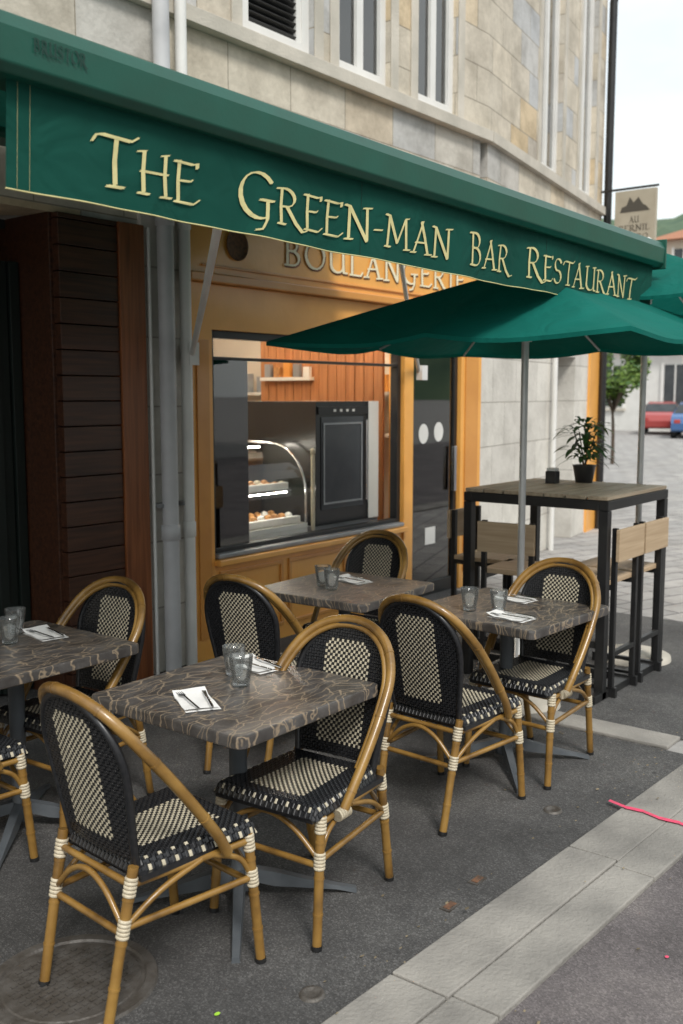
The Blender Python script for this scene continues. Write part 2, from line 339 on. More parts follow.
g=MB(); g.poly([(1.86+.009*math.cos(i*.63)*(1+.2*(i%2)),1.90+.007*math.sin(i*.63),.0095) for i in range(10)],'lime_paint'); g.obj('paint_mark')
g=MB(); c=(1.71,2.36,0)
g.lathe([(0,.008),(.20,.008),(.205,.005),(.215,.005),(.22,.012),(.25,.012),(.255,.004)],c,'iron',40,False)
for i in range(-7,8):
    for j in range(-7,8):
        if i*i+j*j<46 : g.box(c[0]+i*.026-.009,c[0]+i*.026+.009,c[1]+j*.026-.006,c[1]+j*.026+.006,.008,.013,'iron')
g.obj('manhole_cover')
for (x,y) in ((2.10,1.75),(3.73,1.78)):
    g=MB(); g.lathe([(0,.006),(.022,.006),(.026,.012),(.036,.012),(.04,.004)],(x,y,0),'iron',20); g.obj('valve_cover')
for (x,y) in ((2.78,1.70),(3.0,1.72)):
    g=MB(); g.box(x-.035,x+.035,y-.02,y+.02,.004,.009,'iron'); g.box(x-.025,x+.025,y-.012,y+.012,.0085,.011,'rust'); g.obj('drain_cover')
g=MB()
for k in range(170):
    x=random.uniform(.9,6.5); y=random.choice([random.uniform(.2,4.5),random.gauss(1.66,.05)]); s_=random.uniform(.003,.009); a=random.random()*3
    zz=.0275 if 1.2<y<1.7 else .008
    q=[Vector((math.cos(a+t)*s_*(1+.6*(i%2)),math.sin(a+t)*s_*.7,random.uniform(0,.003))) for i,t in enumerate((0,1.4,2.9,4.5))]
    g.poly([Vector((x,y,zz))+p for p in q],'litter')
g.obj('ground_litter')
# ---------------------------------------------------------------- chair
def chair_mesh():
    c=MB()
    def backx(y,z): return -.195-.20*(z-.45)+.55*y*y
    def halfw(z):
        if z<.73: return .152+.036*min(1,(z-.45)/.25)
        t=(z-.73)/.185
        return .188*math.sqrt(max(0,1-t*t))
    du,dv=.0107,.0107; nu,nv=36,43
    def cell(P,i,j,mt,hh,orient):
        u0,u1,v0,v1=i,i+1,j,j+1
        e=.03; q=.26
        if orient: iu0,iu1,iv0,iv1=u0+q,u1-q,v0+.04,v1-.04
        else: iu0,iu1,iv0,iv1=u0+.04,u1-.04,v0+q,v1-q
        vs=[P(u0+e,v0+e,0),P(u1-e,v0+e,0),P(u1-e,v1-e,0),P(u0+e,v1-e,0),P(iu0,iv0,hh),P(iu1,iv0,hh),P(iu1,iv1,hh),P(iu0,iv1,hh)]
        c.add(vs,[(4,5,6,7),(0,1,5,4),(1,2,6,5),(2,3,7,6),(3,0,4,7)],mt,False)
    for side in (1,-1):
        def P(u,v,h):
            y=(u-nu/2)*du; z=.462+v*dv
            return (backx(y,z)+side*(.003+h),y,z)
        for i in range(nu):
            for j in range(nv):
                y=(i+.5-nu/2)*du; z=.462+(j+.5)*dv
                if z>.912 or abs(y)>halfw(z)+.002: continue
                core=abs(y)<.094 and .51<z<.865 and abs(y)<halfw(z)-.055
                cream=core and (i+j)%2==0
                cell(P,i,j,'cream_strand' if cream else 'black_strand',.003,(i+j)%2==0)
    for j in range(nv-1):
        z0=.462+j*dv; z1=z0+dv
        w0=min(halfw(z0),.2); w1=min(halfw(min(z1,.914)),.2)
        K=8
        for k in range(K):
            a0=-w0+2*w0*k/K;a1=-w0+2*w0*(k+1)/K;b0=-w1+2*w1*k/K;b1=-w1+2*w1*(k+1)/K
            c.poly([(backx(a0,z0),a0,z0),(backx(a1,z0),a1,z0),(backx(b1,z1),b1,z1),(backx(b0,z1),b0,z1)],'black_strand')
    pr=[]
    for z in [.42,.50,.58,.66,.73]: pr.append((z,halfw(max(z,.45))+.008))
    for a in range(15,91,15): pr.append((.73+.195*math.sin(R(a)),.196*math.cos(R(a))))
    left=[(backx(w,z),w,z) for z,w in pr]; right=[(p[0],-p[1],p[2]) for p in left[:-1]][::-1]
    c.tube(smooth(left+right,3),.0125,'black_strand',8)
    ns,mt_=40,40
    def S(u,v,h):
        a=(u/ns*2-1); b2=(v/mt_*2-1)
        w=.205+.02*b2
        ca=max(0,abs(a)-.86)/.14; cb=max(0,abs(b2)-.86)/.14
        k=1-.05*(abs(a)**6)*(abs(b2)**6)
        z=.462-.034*(ca**1.6)-.034*(cb**1.6)-.010*(1-a*a)*(1-b2*b2)+h
        z=max(z,.424)
        return (.022+.222*b2*k,w*a*k,z)
    for i in range(ns):
        for j in range(mt_):
            band=abs(i-19.5)<10 and abs(j-19.5)<13
            cream=band and (i+j)%2==0
            edge=(j>=37 or i<=2 or i>=37) and (i+j)%2==0 and (i if j>=37 else j)%4==0
            cell(S,i,j,'cream_strand' if (cream or edge) else 'black_strand',.003,(i+j)%2==0)
    st=8
    for i in range(st):
        for j in range(st):
            q=[S(ns*a/st,mt_*b2/st,-.001) for a,b2 in ((i,j),(i+1,j),(i+1,j+1),(i,j+1))]
            c.poly(q,'black_strand')
    c.box(-.19,.235,-.20,.20,.412,.43,'black_strand')
    half=[(.10,.222,.405),(.06,.232,.47),(-.02,.240,.575),(-.11,.240,.69),(-.19,.225,.79),(-.25,.175,.875),(-.285,.095,.925),(-.297,0,.94)]
    full=half+[(p[0],-p[1],p[2]) for p in half[:-1]][::-1]
    sp=smooth(full,8)
    c.tube(sp,.0165,'bamboo',12)
    sp2=[(p[0]+.012,p[1]*.925,p[2]-.02) for p in sp[14:-14]]
    c.tube(sp2,.010,'bamboo',10)
    for k in range(8,len(sp)-8,15):
        a=sp[k];b2=sp[k+1]; d=(b2-a).normalized(); c.tube([a-d*.004,a,a+d*.004],.0180,'bamboo',12)
    def leg(a,b2):
        a=Vector(a);b2=Vector(b2)
        c.tube([a+(b2-a)*t/8 for t in range(9)],.0155,'bamboo',12)
        d=(b2-a).normalized()
        for t in (.2,.47,.74):
            p=a+(b2-a)*t; c.tube([p-d*.004,p,p+d*.004],.0172,'bamboo',12)
        c.tube([b2-d*.012,b2+d*.002],.0175,'black_metal',12)
    def wrap(p,d,ln=.045,r=.0195):
        p=Vector(p); d=Vector(d).normalized(); nr=5
        for k in range(nr):
            q=p+d*(k/(nr-1)-.5)*ln; h=ln/nr*.55
            c.tube([q-d*h,q-d*h*.5,q+d*h*.5,q+d*h],r,'wrap_cream',12,rf=lambda t:1-.12*(2*t-1)**2)
    RL={};
    for s in (1,-1):
        ra,rb=(-.20,.178*s,.455),(-.29,.165*s,.004)
        fa,fb=(.195,.205*s,.43),(.235,.215*s,.004)
        leg(ra,rb); leg(fa,fb)
        def at(a,b2,z): t=(a[2]-z)/(a[2]-b2[2]); return Vector(a)+(Vector(b2)-Vector(a))*t
        c.tube([at(ra,rb,.405),at(fa,fb,.405)],.012,'bamboo',10)
        c.tube([at(ra,rb,.285),at(fa,fb,.285)],.0105,'bamboo',10)
        c.tube(smooth([at(ra,rb,.285),(-.12,.19*s,.36),(.02,.2*s,.405)],5),.009,'bamboo',8)
        c.tube(smooth([at(fa,fb,.285),(.16,.205*s,.36),(.06,.2*s,.405)],5),.009,'bamboo',8)
        for z in (.285,.40):
            wrap(at(ra,rb,z),Vector(rb)-Vector(ra)); wrap(at(fa,fb,z),Vector(fb)-Vector(fa))
        wrap((.10,.222,.408),(1,0,0),.05,.021)
        RL[s]=(at(ra,rb,.285),at(fa,fb,.285),at(ra,rb,.405),at(fa,fb,.405))
    for k in range(4): c.tube([RL[1][k]+Vector((0,0,-.018 if k<2 else 0)),RL[-1][k]+Vector((0,0,-.018 if k<2 else 0))],.0105,'bamboo',10)
    for k in (0,1):
        a,b2=RL[1][k],RL[-1][k]; m_=(a+b2)/2
        c.tube(smooth([a,(a+m_)/2+Vector((0,0,.085)),m_+Vector((0,0,.115)),(b2+m_)/2+Vector((0,0,.085)),b2],5),.009,'bamboo',8)
    return c.mesh('bistro_chair')
CH=chair_mesh()
for (x,y,a) in ((1.92,2.22,-5),(2.51,2.12,184),(3.54,2.17,-3),(4.17,2.11,178),(3.43,3.10,6),(4.44,3.38,184),(2.50,3.40,183),(1.88,3.34,-2)):
    place('bistro_chair',CH,loc=(x,y,.004),rot=R(a))
# ---------------------------------------------------------------- tables
def table_mesh():
    t=MB()
    w=.352; r=.03; pts=[]
    for (cx,cy,a0) in ((w-r,w-r,0),(-w+r,w-r,90),(-w+r,-w+r,180),(w-r,-w+r,270)):
        for k in range(6): a=R(a0+18*k); pts.append((cx+r*math.cos(a),cy+r*math.sin(a)))
    n=len(pts)
    prof=[(.708,.985),(.712,.998),(.720,1.0),(.742,1.0),(.748,.997),(.75,.988)]
    vs=[(p[0]*s,p[1]*s,z) for z,s in prof for p in pts]; fs=[]
    for i in range(len(prof)-1):
        for j in range(n): fs.append((i*n+j,i*n+(j+1)%n,(i+1)*n+(j+1)%n,(i+1)*n+j))
    fs.append([(len(prof)-1)*n+j for j in range(n)]); fs.append([j for j in range(n)][::-1])
    t.add(vs,fs,'table_top')
    t.box(-.17,.17,-.17,.17,.692,.707,'table_leg_grey')
    t.lathe([(.05,.692),(.045,.68),(.032,.66),(.030,.10),(.042,.085),(.046,.04),(.03,.035)],(0,0,0),'table_leg_grey',20)
    for a in (40,136,222,314):
        M=Matrix.Rotation(R(a),4,'Z')
        prof=[(.02,.115,.075),(.12,.095,.045),(.23,.062,.032),(.34,.032,.018),(.41,.018,.0)]
        vs=[]
        for (x,z1,z0) in prof:
            hw=.024-.010*x/.41
            vs+=[M@Vector((x,-hw,z0)),M@Vector((x,hw,z0)),M@Vector((x,hw*.8,z1)),M@Vector((x,-hw*.8,z1))]
        fs=[(0,3,2,1)]
        for i in range(len(prof)-1):
            for j in range(4): fs.append((i*4+j,i*4+(j+1)%4,(i+1)*4+(j+1)%4,(i+1)*4+j))
        k=(len(prof)-1)*4; fs.append((k,k+1,k+2,k+3)); t.add(vs,fs,'table_leg_grey')
    return t.mesh('cafe_table')
TB=table_mesh()
for (x,y,a) in ((2.385,2.315,0),(4.13,2.23,-4),(4.07,3.16,3),(2.25,3.41,0)): place('cafe_table',TB,loc=(x,y,.004),rot=R(a))
def tumbler():
    t=MB()
    t.lathe([(0,.0),(.026,.0),(.029,.004),(.031,.03),(.0345,.045),(.037,.062),(.040,.088),(.0405,.09),(.0392,.09),(.0358,.062),(.0332,.045),(.0292,.03),(.0265,.012),(.0,.009)],(0,0,0),'glassware',12,True)
    me=t.mesh('drinking_glass')
    import bmesh
    bm=bmesh.new(); bm.from_mesh(me); bmesh.ops.remove_doubles(bm,verts=bm.verts,dist=1e-5); bmesh.ops.recalc_face_normals(bm,faces=bm.faces); bm.to_mesh(me); bm.free()
    return me
GLS=tumbler(); ZT=.7555
for (x,y,z) in ((2.50,2.44,ZT),(2.42,2.33,ZT),(3.95,2.33,ZT),(3.99,2.20,ZT),(4.0,3.25,ZT),(3.95,3.15,ZT),(2.385,3.60,ZT),(2.27,3.47,ZT)):
    o=place('drinking_glass',GLS,loc=(x,y,z),rot=random.random()); o.scale=(1.08,1.08,1.18)
def napkin_mesh():
    t=MB(); K=8
    for (z,s,sh) in ((.001,1,0),(.005,.97,.006)):
        vs=[];fs=[]
        for i in range(K+1):
            for j in range(K+1):
                x=(i/K-.5)*.19*s+sh; y=(j/K-.5)*.115*s+sh*.5
                vs.append((x,y,z+.004*abs(math.sin(i*.6+j*.25))*(1 if z>.002 else .3)+(.014*max(0,i/K-.75)/.25 if z>.002 else 0)))
        for i in range(K):
            for j in range(K): a=i*(K+1)+j; fs.append((a,a+K+1,a+K+2,a+1))
        t.add(vs,fs,'napkin',True)
    return t.mesh('paper_napkin')
NP=napkin_mesh()
def knife():
    t=MB()
    t.tube([(-.11,0,.003),(-.105,0,.003),(-.02,0,.003),(0,0,.003)],.004,'chrome',8,rf=lambda a:.9+.3*math.sin(a*3))
    t.add([(0,-.004,.002),(.09,-.009,.002),(.11,.002,.002),(.10,.006,.002),(0,.005,.002),(0,-.004,.0035),(.09,-.009,.0025),(.11,.002,.0025),(.10,.006,.0035),(0,.005,.004)],[(0,4,3,2,1),(5,6,7,8,9),(0,1,6,5),(1,2,7,6),(2,3,8,7),(3,4,9,8),(4,0,5,9)],'chrome'); return t.mesh('table_knife')
def fork():
    t=MB()
    t.tube([(-.11,0,.003),(-.04,0,.004),(.03,0,.006)],.0035,'chrome',8)
    t.add([(.03,-.003,.005),(.05,-.011,.004),(.065,-.011,.003),(.065,.011,.003),(.05,.011,.004),(.03,.003,.005)],[(0,1,2,3,4,5)],'chrome')
    for y in (-.0095,-.0032,.0032,.0095): t.tube([(.064,y,.0035),(.09,y,.003),(.107,y,.007)],.0014,'chrome',6)
    return t.mesh('table_fork')
KN,FK=knife(),fork()
def setting(x,y,a,k=1):
    place('paper_napkin',NP,loc=(x,y,.7545),rot=R(a))
    place('table_fork',FK,loc=(x-.03*math.sin(R(a)),y+.03*math.cos(R(a)),.7675),rot=R(a+6))
    place('table_knife',KN,loc=(x+.035*math.sin(R(a))*k,y-.035*math.cos(R(a))*k,.7675),rot=R(a-5))
setting(2.19,2.31,60); setting(2.63,2.45,80); setting(3.93,2.10,85); setting(4.30,2.28,85); setting(4.2,3.2,80); setting(2.44,3.47,80)
# ---------------------------------------------------------------- awning
def rip(x,z):
    k=(2.52-z)/.27
    return 2.150+.005*math.sin(x*5.3)+.008*math.sin(x*9.7+1+.8*math.sin(x*2.1))*k+.0035*math.sin(x*23+2*math.sin(x*3))*k+.012*k
aw=empty('awning'); aw.rotation_euler=(0,.0082,0); aw.location=(0,0,.012)
a=MB(); x0,x1=1.38,5.62
prof=[(2.12,2.50),(2.10,2.52),(2.095,2.60),(2.11,2.635),(2.15,2.65),(2.23,2.645),(2.25,2.62),(2.25,2.50)]
n=len(prof); vs=[(x,p[0],p[1]) for x in (x0,x1) for p in prof]
a.add(vs,[(j,(j+1)%n,n+(j+1)%n,n+j) for j in range(n)]+[list(range(n))[::-1],[n+j for j in range(n)]],'awning_bar_green')
a.box(x0-.012,x0,2.09,2.26,2.49,2.655,'awning_bar_green'); a.box(x1,x1+.012,2.09,2.26,2.49,2.655,'awning_bar_green')
text(a,'BRUSTOR',1.475,1.63,2.56,.03,'bar_letter',lambda x,z,k:(x,2.0925-k,z),nib=.08)
a.obj('front_bar',aw,bevel=.004)
a=MB(); NX,NZ=200,6; vs=[];fs=[]; VX0,VX1=1.44,5.57
for i in range(NX+1):
    for j in range(NZ+1):
        x=VX0+(VX1-VX0)*i/NX; z=2.515-(2.515-2.25)*j/NZ; vs.append((x,rip(x,z),z))
for i in range(NX):
    for j in range(NZ): q=i*(NZ+1)+j; fs.append((q,q+NZ+1,q+NZ+2,q+1))
a.add(vs,fs,'awning_green',True)
a.tube([(VX0+(VX1-VX0)*i/200,rip(VX0+(VX1-VX0)*i/200,2.25),2.248) for i in range(201)],.0022,'gold_letter',6)
for xs in (1.47,1.505): a.tube([(xs,rip(xs,2.5)-.003,2.51),(xs,rip(xs,2.25)-.003,2.25)],.0004,'gold_letter',4)
for xs in (2.85,4.26): a.tube([(xs,rip(xs,2.5)-.002,2.51),(xs,rip(xs,2.25)-.002,2.25)],.0008,'bar_letter',4)
f=lambda x,z,k:(x,rip(x,z)-.0045-k,z)
for (s_,a0,a1,fi) in (('THE',1.685,2.075,1.18),('GREEN-MAN',2.225,3.45,1.22),('BAR',3.58,3.95,1.18),('RESTAURANT',4.08,5.36,1.18)):
    text(a,s_,a0,a1,2.300,.112,'gold_letter',f,fi,nib=.054,thin=.017,ang=38,gap=.03)
a.obj('valance',aw)
a=MB(); vs=[];fs=[]
for i in range(21):
    for j in range(9):
        x=1.42+4.18*i/20; t=j/8; vs.append((x,2.24+(4.55-2.24)*t,2.63+(3.10-2.63)*t-.03*math.sin(math.pi*t)))
for i in range(20):
    for j in range(8): q=i*9+j; fs.append((q,q+9,q+10,q+1))
a.add(vs,fs,'awning_green',True); a.obj('canopy_fabric',aw)
a=MB(); a.box(1.38,5.75,4.45,4.64,3.03,3.20,'awning_bar_green'); a.obj('wall_cassette',aw,bevel=.02)
a=MB()
a.tube([(4.36,4.60,2.03),(3.3,3.4,2.22),(2.29,2.26,2.42)],.017,'white_paint',12)
a.box(4.32,4.40,4.58,4.66,1.96,2.10,'white_paint')
a.tube([(2.29,2.26,2.42),(2.29,2.2,2.51)],.02,'white_paint',12)
a.tube([(7.0,4.66,1.98),(6.4,4.35,2.35),(5.58,3.9,2.80)],.017,'white_paint',12)
a.box(6.96,7.04,4.60,4.66,1.92,2.04,'white_paint')
a.obj('support_arms',aw)
# ---------------------------------------------------------------- umbrellas
def umbrella(x,y,half,rim,apex):
    e=empty('patio_umbrella',(x,y,0)); u=MB(); vs=[];fs=[]; NA,NR=64,10
    def rimpt(a):
        cx,cy=math.cos(a),math.sin(a); m_=max(abs(cx),abs(cy)); return cx/m_*half,cy/m_*half
    for r in range(NR+1):
        for k in range(NA):
            a=2*math.pi*k/NA; rx,ry=rimpt(a); t=r/NR
            d=abs(math.sin(a*4))
            dist=math.hypot(rx,ry)/(half*1.414)
            z=apex-(apex-rim)*(t**1.05)-.035*d*t*(.4+.6*t)+ (.03*(1-dist))*t
            inn=1-.03*d*t
            vs.append((rx*t*inn,ry*t*inn,z))
    for r in range(NR):
        for k in range(NA): fs.append((r*NA+k,r*NA+(k+1)%NA,(r+1)*NA+(k+1)%NA,(r+1)*NA+k))
    u.add(vs,fs,'umbrella_green',True)
    rimv=vs[NR*NA:]; low=[(p[0],p[1],p[2]-.02) for p in rimv]
    u.add(rimv+low,[(k,(k+1)%NA,NA+(k+1)%NA,NA+k) for k in range(NA)],'umbrella_green',True)
    u.obj('canopy',e)
    p=MB(); p.tube([(0,0,.02),(0,0,apex+.02)],.020,'steel_pole',16)
    p.lathe([(0,apex+.07),(.018,apex+.06),(.02,apex+.01)],(0,0,0),'white_paint',12)
    hub=rim+.10
    p.lathe([(.021,hub-.09),(.036,hub-.09),(.036,hub-.05),(.021,hub-.04)],(0,0,0),'white_paint',14)
    p.lathe([(.021,apex-.06),(.045,apex-.06),(.045,apex-.02),(.021,apex-.01)],(0,0,0),'white_paint',14)
    for k in range(8):
        a=math.pi/4*k; rx,ry=rimpt(a); d=math.hypot(rx,ry)/(half*1.414); zr=rim+.03*(1-d)
        p.tube([(0,0,apex-.03),(rx*.98,ry*.98,zr-.012)],.007,'steel_pole',6)
        p.tube([(0,0,hub-.07),(rx*.4,ry*.4,apex-.03+(zr-apex+.018)*.4)],.006,'steel_pole',6)
    p.lathe([(.020,.5),(.026,.5),(.026,.07),(.05,.06)],(0,0,0),'steel_pole',16)
    p.lathe([(.05,.06),(.20,.05),(.235,.035),(.24,.006)],(0,0,0),'stone_trim',32)
    p.obj('pole_and_ribs',e)
umbrella(4.96,2.60,1.0,2.03,2.44)
umbrella(6.32,2.46,.90,2.32,2.68)
# ---------------------------------------------------------------- bar table and stools
BX0,BX1,BY0,BY1,BZ=5.30,6.24,2.24,3.18,1.18
t=MB(); s=.055
for i in range(7):
    w=(BY1-BY0)/7; t.box(BX0+.008,BX1-.008,BY0+.008+i*w,BY0+i*w+w-.006,BZ-.022,BZ,'grey_wood')
for x in (BX0,BX1-s):
    for y in (BY0,BY1-s): t.box(x,x+s,y,y+s,.004,BZ-.082,'black_metal')
t.box(BX0,BX1,BY0,BY0+s,BZ-.08,BZ-.024,'black_metal'); t.box(BX0,BX1,BY1-s,BY1,BZ-.08,BZ-.024,'black_metal')
t.box(BX0,BX0+s,BY0+s,BY1-s,BZ-.08,BZ-.024,'black_metal'); t.box(BX1-s,BX1,BY0+s,BY1-s,BZ-.08,BZ-.024,'black_metal')
t.box(BX0+.01,BX1-.01,BY1-.04,BY1-.01,.30,.34,'black_metal'); t.box(BX0+.01,BX0+.04,BY0+s,BY1-s,.30,.34,'black_metal')
t.box(BX0-.10,BX1+.02,BY0+.0,BY0+.10,.004,.05,'black_metal')
t.obj('bar_table',bevel=.003)
def stool_mesh():
    t=MB()
    for y in (-.17,.14):
        t.box(-.24,.22,y,y+.03,.0,.06,'black_metal')
        t.box(-.22,-.19,y,y+.03,.06,.99,'black_metal'); t.box(.17,.20,y,y+.03,.06,.66,'black_metal')
        t.box(-.19,.17,y,y+.03,.63,.66,'black_metal')
    t.box(.17,.20,-.14,.14,.24,.27,'black_metal'); t.box(-.22,-.19,-.14,.14,.24,.27,'black_metal')
    t.box(-.19,.22,-.18,.18,.662,.69,'pale_wood'); t.box(-.245,-.222,-.185,.185,.80,.985,'pale_wood')
    return t.mesh('bar_stool')
SM=stool_mesh()
for (x,y,a) in ((5.56,2.44,90),(5.96,2.44,90),(5.50,2.88,4),(5.80,3.25,-90)): place('bar_stool',SM,loc=(x,y,.004),rot=R(a),bevel=.003)
pl=empty('potted_plant',(6.12,2.76,BZ))
t=MB(); t.lathe([(0,.0),(.055,.0),(.075,.11),(.08,.115),(.07,.115),(.065,.10),(0,.10)],(0,0,0),'pot_dark',20); t.obj('pot',pl)
t=MB()
def leafshape(mb,base,d,ln,w,mt,droop=.3):
    d=Vector(d).normalized(); side=d.cross(Vector((0,0,1)))
    if side.length<.01: side=Vector((1,0,0))
    side.normalize(); p=Vector(base); rows=[]
    for k in range(6):
        tt=k/5; ww=w*math.sin(math.pi*min(.98,tt*.9+.08)); c=p+d*ln*tt+Vector((0,0,-droop*ln*tt*tt))
        rows.append((c-side*ww,c+Vector((0,0,-.15*ww)),c+side*ww))
    vs=[q for r in rows for q in r]; fs=[]
    for k in range(5):
        for j in range(2): fs.append((k*3+j,k*3+j+1,k*3+j+4,k*3+j+3))
    mb.add(vs,fs,mt,True)
for k in range(150):
    a=random.random()*6.28; el=random.uniform(-.2,1.2); bz=random.uniform(.14,.40); br=random.uniform(0,.12)
    leafshape(t,(br*math.cos(a),br*math.sin(a),bz),(math.cos(a)*math.cos(el),math.sin(a)*math.cos(el),math.sin(el)),random.uniform(.07,.14),random.uniform(.013,.022),'leaf' if k%4 else 'leaf_light',.6)
for k in range(6): a=k; t.tube([(0,0,.09),(.03*math.cos(a),.03*math.sin(a),.2),(.07*math.cos(a),.07*math.sin(a),.33)],.004,'bark',6)
t.obj('foliage',pl)
t=MB(); t.box(5.90,5.97,2.86,2.93,BZ+.001,BZ+.08,'pot_dark'); t.box(5.905,5.965,2.865,2.925,BZ+.081,BZ+.10,'napkin'); t.obj('napkin_holder',bevel=.003)
# ---------------------------------------------------------------- stone building
bd=empty('stone_building'); W=4.72
w=MB()
w.box(-9,1.2,W,W+.4,0,4.02,'ashlar')
w.box(1.2,4.06,W,W+.4,2.75,4.02,'ashlar')
w.box(4.06,4.40,W-.03,W+.4,0,3.0,'pale_ashlar'); w.box(4.06,4.40,W,W+.4,3.0,4.02,'ashlar')
w.box(4.40,8.10,W+.02,W+.4,2.99,4.02,'ashlar')
ops=[(-7.2,-6.5),(-4.0,-3.3),(-1.0,-.3),(2.0,2.7),(3.30,4.0),(4.98,5.72),(6.0,6.66),(7.04,7.66)]
x=-9
for (a,b2) in ops: w.box(x,a,W,W+.4,4.12,6.4,'ashlar'); x=b2
w.box(x,8.2,W,W+.4,4.12,6.4,'ashlar'); w.box(-9,8.2,W,W+.4,6.4,9.5,'ashlar')
w.box(-9,8.2,W+.4,W+7,9.3,9.5,'ashlar'); w.box(-9,-8.6,W+.4,W+7,0,9.3,'ashlar')
w.box(-9,4.3,W+7,W+7.3,0,9.5,'ashlar'); w.box(8.2,13,W+7,W+7.3,0,9.5,'ashlar'); w.box(4.3,8.2,W+7,W+7.3,3.0,9.5,'ashlar')  # rear wall left open behind the shop so daylight gets in
w.obj('walls',bd)
w=MB(); w.box(-9,8.2,W-.06,W+.4,4.022,4.118,'stone_trim')
for (a,b2) in ops:
    w.box(a-.10,a-.002,W-.015,W-.001,4.122,6.5,'stone_trim'); w.box(b2+.002,b2+.10,W-.015,W-.001,4.122,6.5,'stone_trim')
w.obj('cornice_and_window_surrounds',bd,bevel=.004)
def window(w,a,b2,z0,z1,kind,M=None,y0=0):
    fw=.075
    for (p,q) in ((a,a+fw),(b2-fw,b2)): w.box(p,q,y0,y0+.07,z0,z1,'white_paint',M)
    w.box(a+fw,b2-fw,y0,y0+.07,z0,z0+.10,'white_paint',M)
    if kind=='louvre':
        w.box(a+fw,a+fw+.05,y0+.01,y0+.05,z0+.1,z1,'white_paint',M); w.box(b2-fw-.05,b2-fw,y0+.01,y0+.05,z0+.1,z1,'white_paint',M)
        z=z0+.12
        while z<z1-.02:
            Q=Matrix.Translation((0,y0+.03,z))@Matrix.Rotation(R(-35),4,'X'); w.box(a+fw+.05,b2-fw-.05,-.022,.022,-.004,.004,'black_metal',(M@Q) if M else Q); z+=.045
        w.box(a+fw,b2-fw,y0+.075,y0+.08,z0+.1,z1,'interior_dark',M)
    else:
        mx_=(a+b2)/2; w.box(mx_-.04,mx_+.04,y0+.002,y0+.06,z0+.1,z1,'white_paint',M)
        w.box(a+fw,mx_-.04,y0+.03,y0+.034,z0+.1,z1,'pane',M); w.box(mx_+.04,b2-fw,y0+.03,y0+.034,z0+.1,z1,'pane',M)
        w.box(a+fw,b2-fw,y0+.10,y0+.11,z0+.1,z1,'curtain' if kind=='curtain' else 'window_dark',M)
w=MB()
for i,(a,b2) in enumerate(ops): window(w,a,b2,4.12,6.4,'louvre' if i in (5,3,1) else ('curtain' if i in (6,4) else 'dark'),None,W+.045)
w.obj('windows',bd)
M2=Matrix.Translation((8.2,W,0))@Matrix.Rotation(R(9.7),4,'Z')
w=MB(); x=0
o2=[(1.56,2.36),(3.05,3.80)]
w.box(0,4.2,0,.4,2.95,4.02,'ashlar',M2)
for (a,b2) in o2: w.box(x,a,0,.4,4.12,7.0,'ashlar',M2); x=b2
w.box(x,4.2,0,.4,4.12,7.0,'ashlar',M2); w.box(0,4.2,0,.4,7.0,9.5,'ashlar',M2)
w.box(3.8,4.2,.4,6,0,9.5,'ashlar',M2)
w.box(-.1,2.35,0,.4,0,2.948,'pale_ashlar',M2); w.box(2.35,3.15,0,.4,2.2,2.948,'pale_ashlar',M2); w.box(3.15,3.75,0,.4,0,2.948,'pale_ashlar',M2)
w.box(3.75,4.2,-.03,.4,0,2.948,'orange_paint',M2)
w.box(2.35,3.15,.25,.30,0,2.2,'curtain',M2)
w.obj('corner_walls',bd)
w=MB(); w.box(0,4.24,-.06,.4,4.022,4.118,'stone_trim',M2)
for (a,b2) in o2: w.box(a-.10,a-.002,-.015,-.001,4.122,7.1,'stone_trim',M2); w.box(b2+.002,b2+.10,-.015,-.001,4.122,7.1,'stone_trim',M2)
for (a,b2) in o2: window(w,a,b2,4.12,7.0,'dark',M2,.06)
w.obj('corner_trim_and_windows',bd)
# restaurant entrance (dark, wood clad)
w=MB()
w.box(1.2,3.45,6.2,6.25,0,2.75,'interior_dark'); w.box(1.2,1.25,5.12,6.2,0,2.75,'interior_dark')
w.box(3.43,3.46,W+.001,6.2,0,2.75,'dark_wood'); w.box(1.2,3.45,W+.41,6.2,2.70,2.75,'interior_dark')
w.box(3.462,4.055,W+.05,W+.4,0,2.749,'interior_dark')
z=0.0
while z<2.72:
    w.box(3.45,3.86,W-.055,W+.048,z+.003,min(z+.14,2.748),'dark_wood'); z+=.143
w.box(3.862,4.05,W-.07,W+.048,0,2.748,'red_wood')
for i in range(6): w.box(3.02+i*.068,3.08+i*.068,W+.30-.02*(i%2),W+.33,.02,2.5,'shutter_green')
w.box(2.7,2.98,W+.16,W+.20,2.42,2.5,'white_paint')
w.obj('restaurant_entrance',bd,bevel=.003)
# bakery room
w=MB()
w.box(4.42,4.46,W+.41,8.3,0,2.95,'interior_wall'); w.box(8.0,8.06,W+.41,8.3,0,2.95,'interior_wall')
w.box(4.46,8.0,8.2,8.3,0,.9,'interior_wall'); w.box(4.46,8.0,8.2,8.3,2.5,2.9,'interior_wall')
for x in (4.46,5.6,6.75,7.9): w.box(x,x+.1,8.2,8.3,.9,2.5,'white_paint')  # unseen back openings, added to bring daylight into the room
w.box(4.46,8.0,W+.41,8.2,2.9,2.95,'interior_wall'); w.box(4.46,8.0,W+.41,8.2,.005,.03,'red_wood')
for i in range(14): w.box(6.90,6.93,4.95+i*.1,4.95+i*.1+.092,.03,2.45,'warm_wood')
w.box(6.84,6.899,5.7,6.3,1.88,1.91,'appliance_white')
for i in range(5): w.box(6.85,6.89,5.72+i*.115,5.79+i*.115,1.912,2.0+.03*(i%3),random.choice(['pastry','appliance_white','orange_dark','zinc']))
for z in (1.35,1.75): w.box(7.72,7.98,5.2,7.9,z,z+.03,'appliance_white')
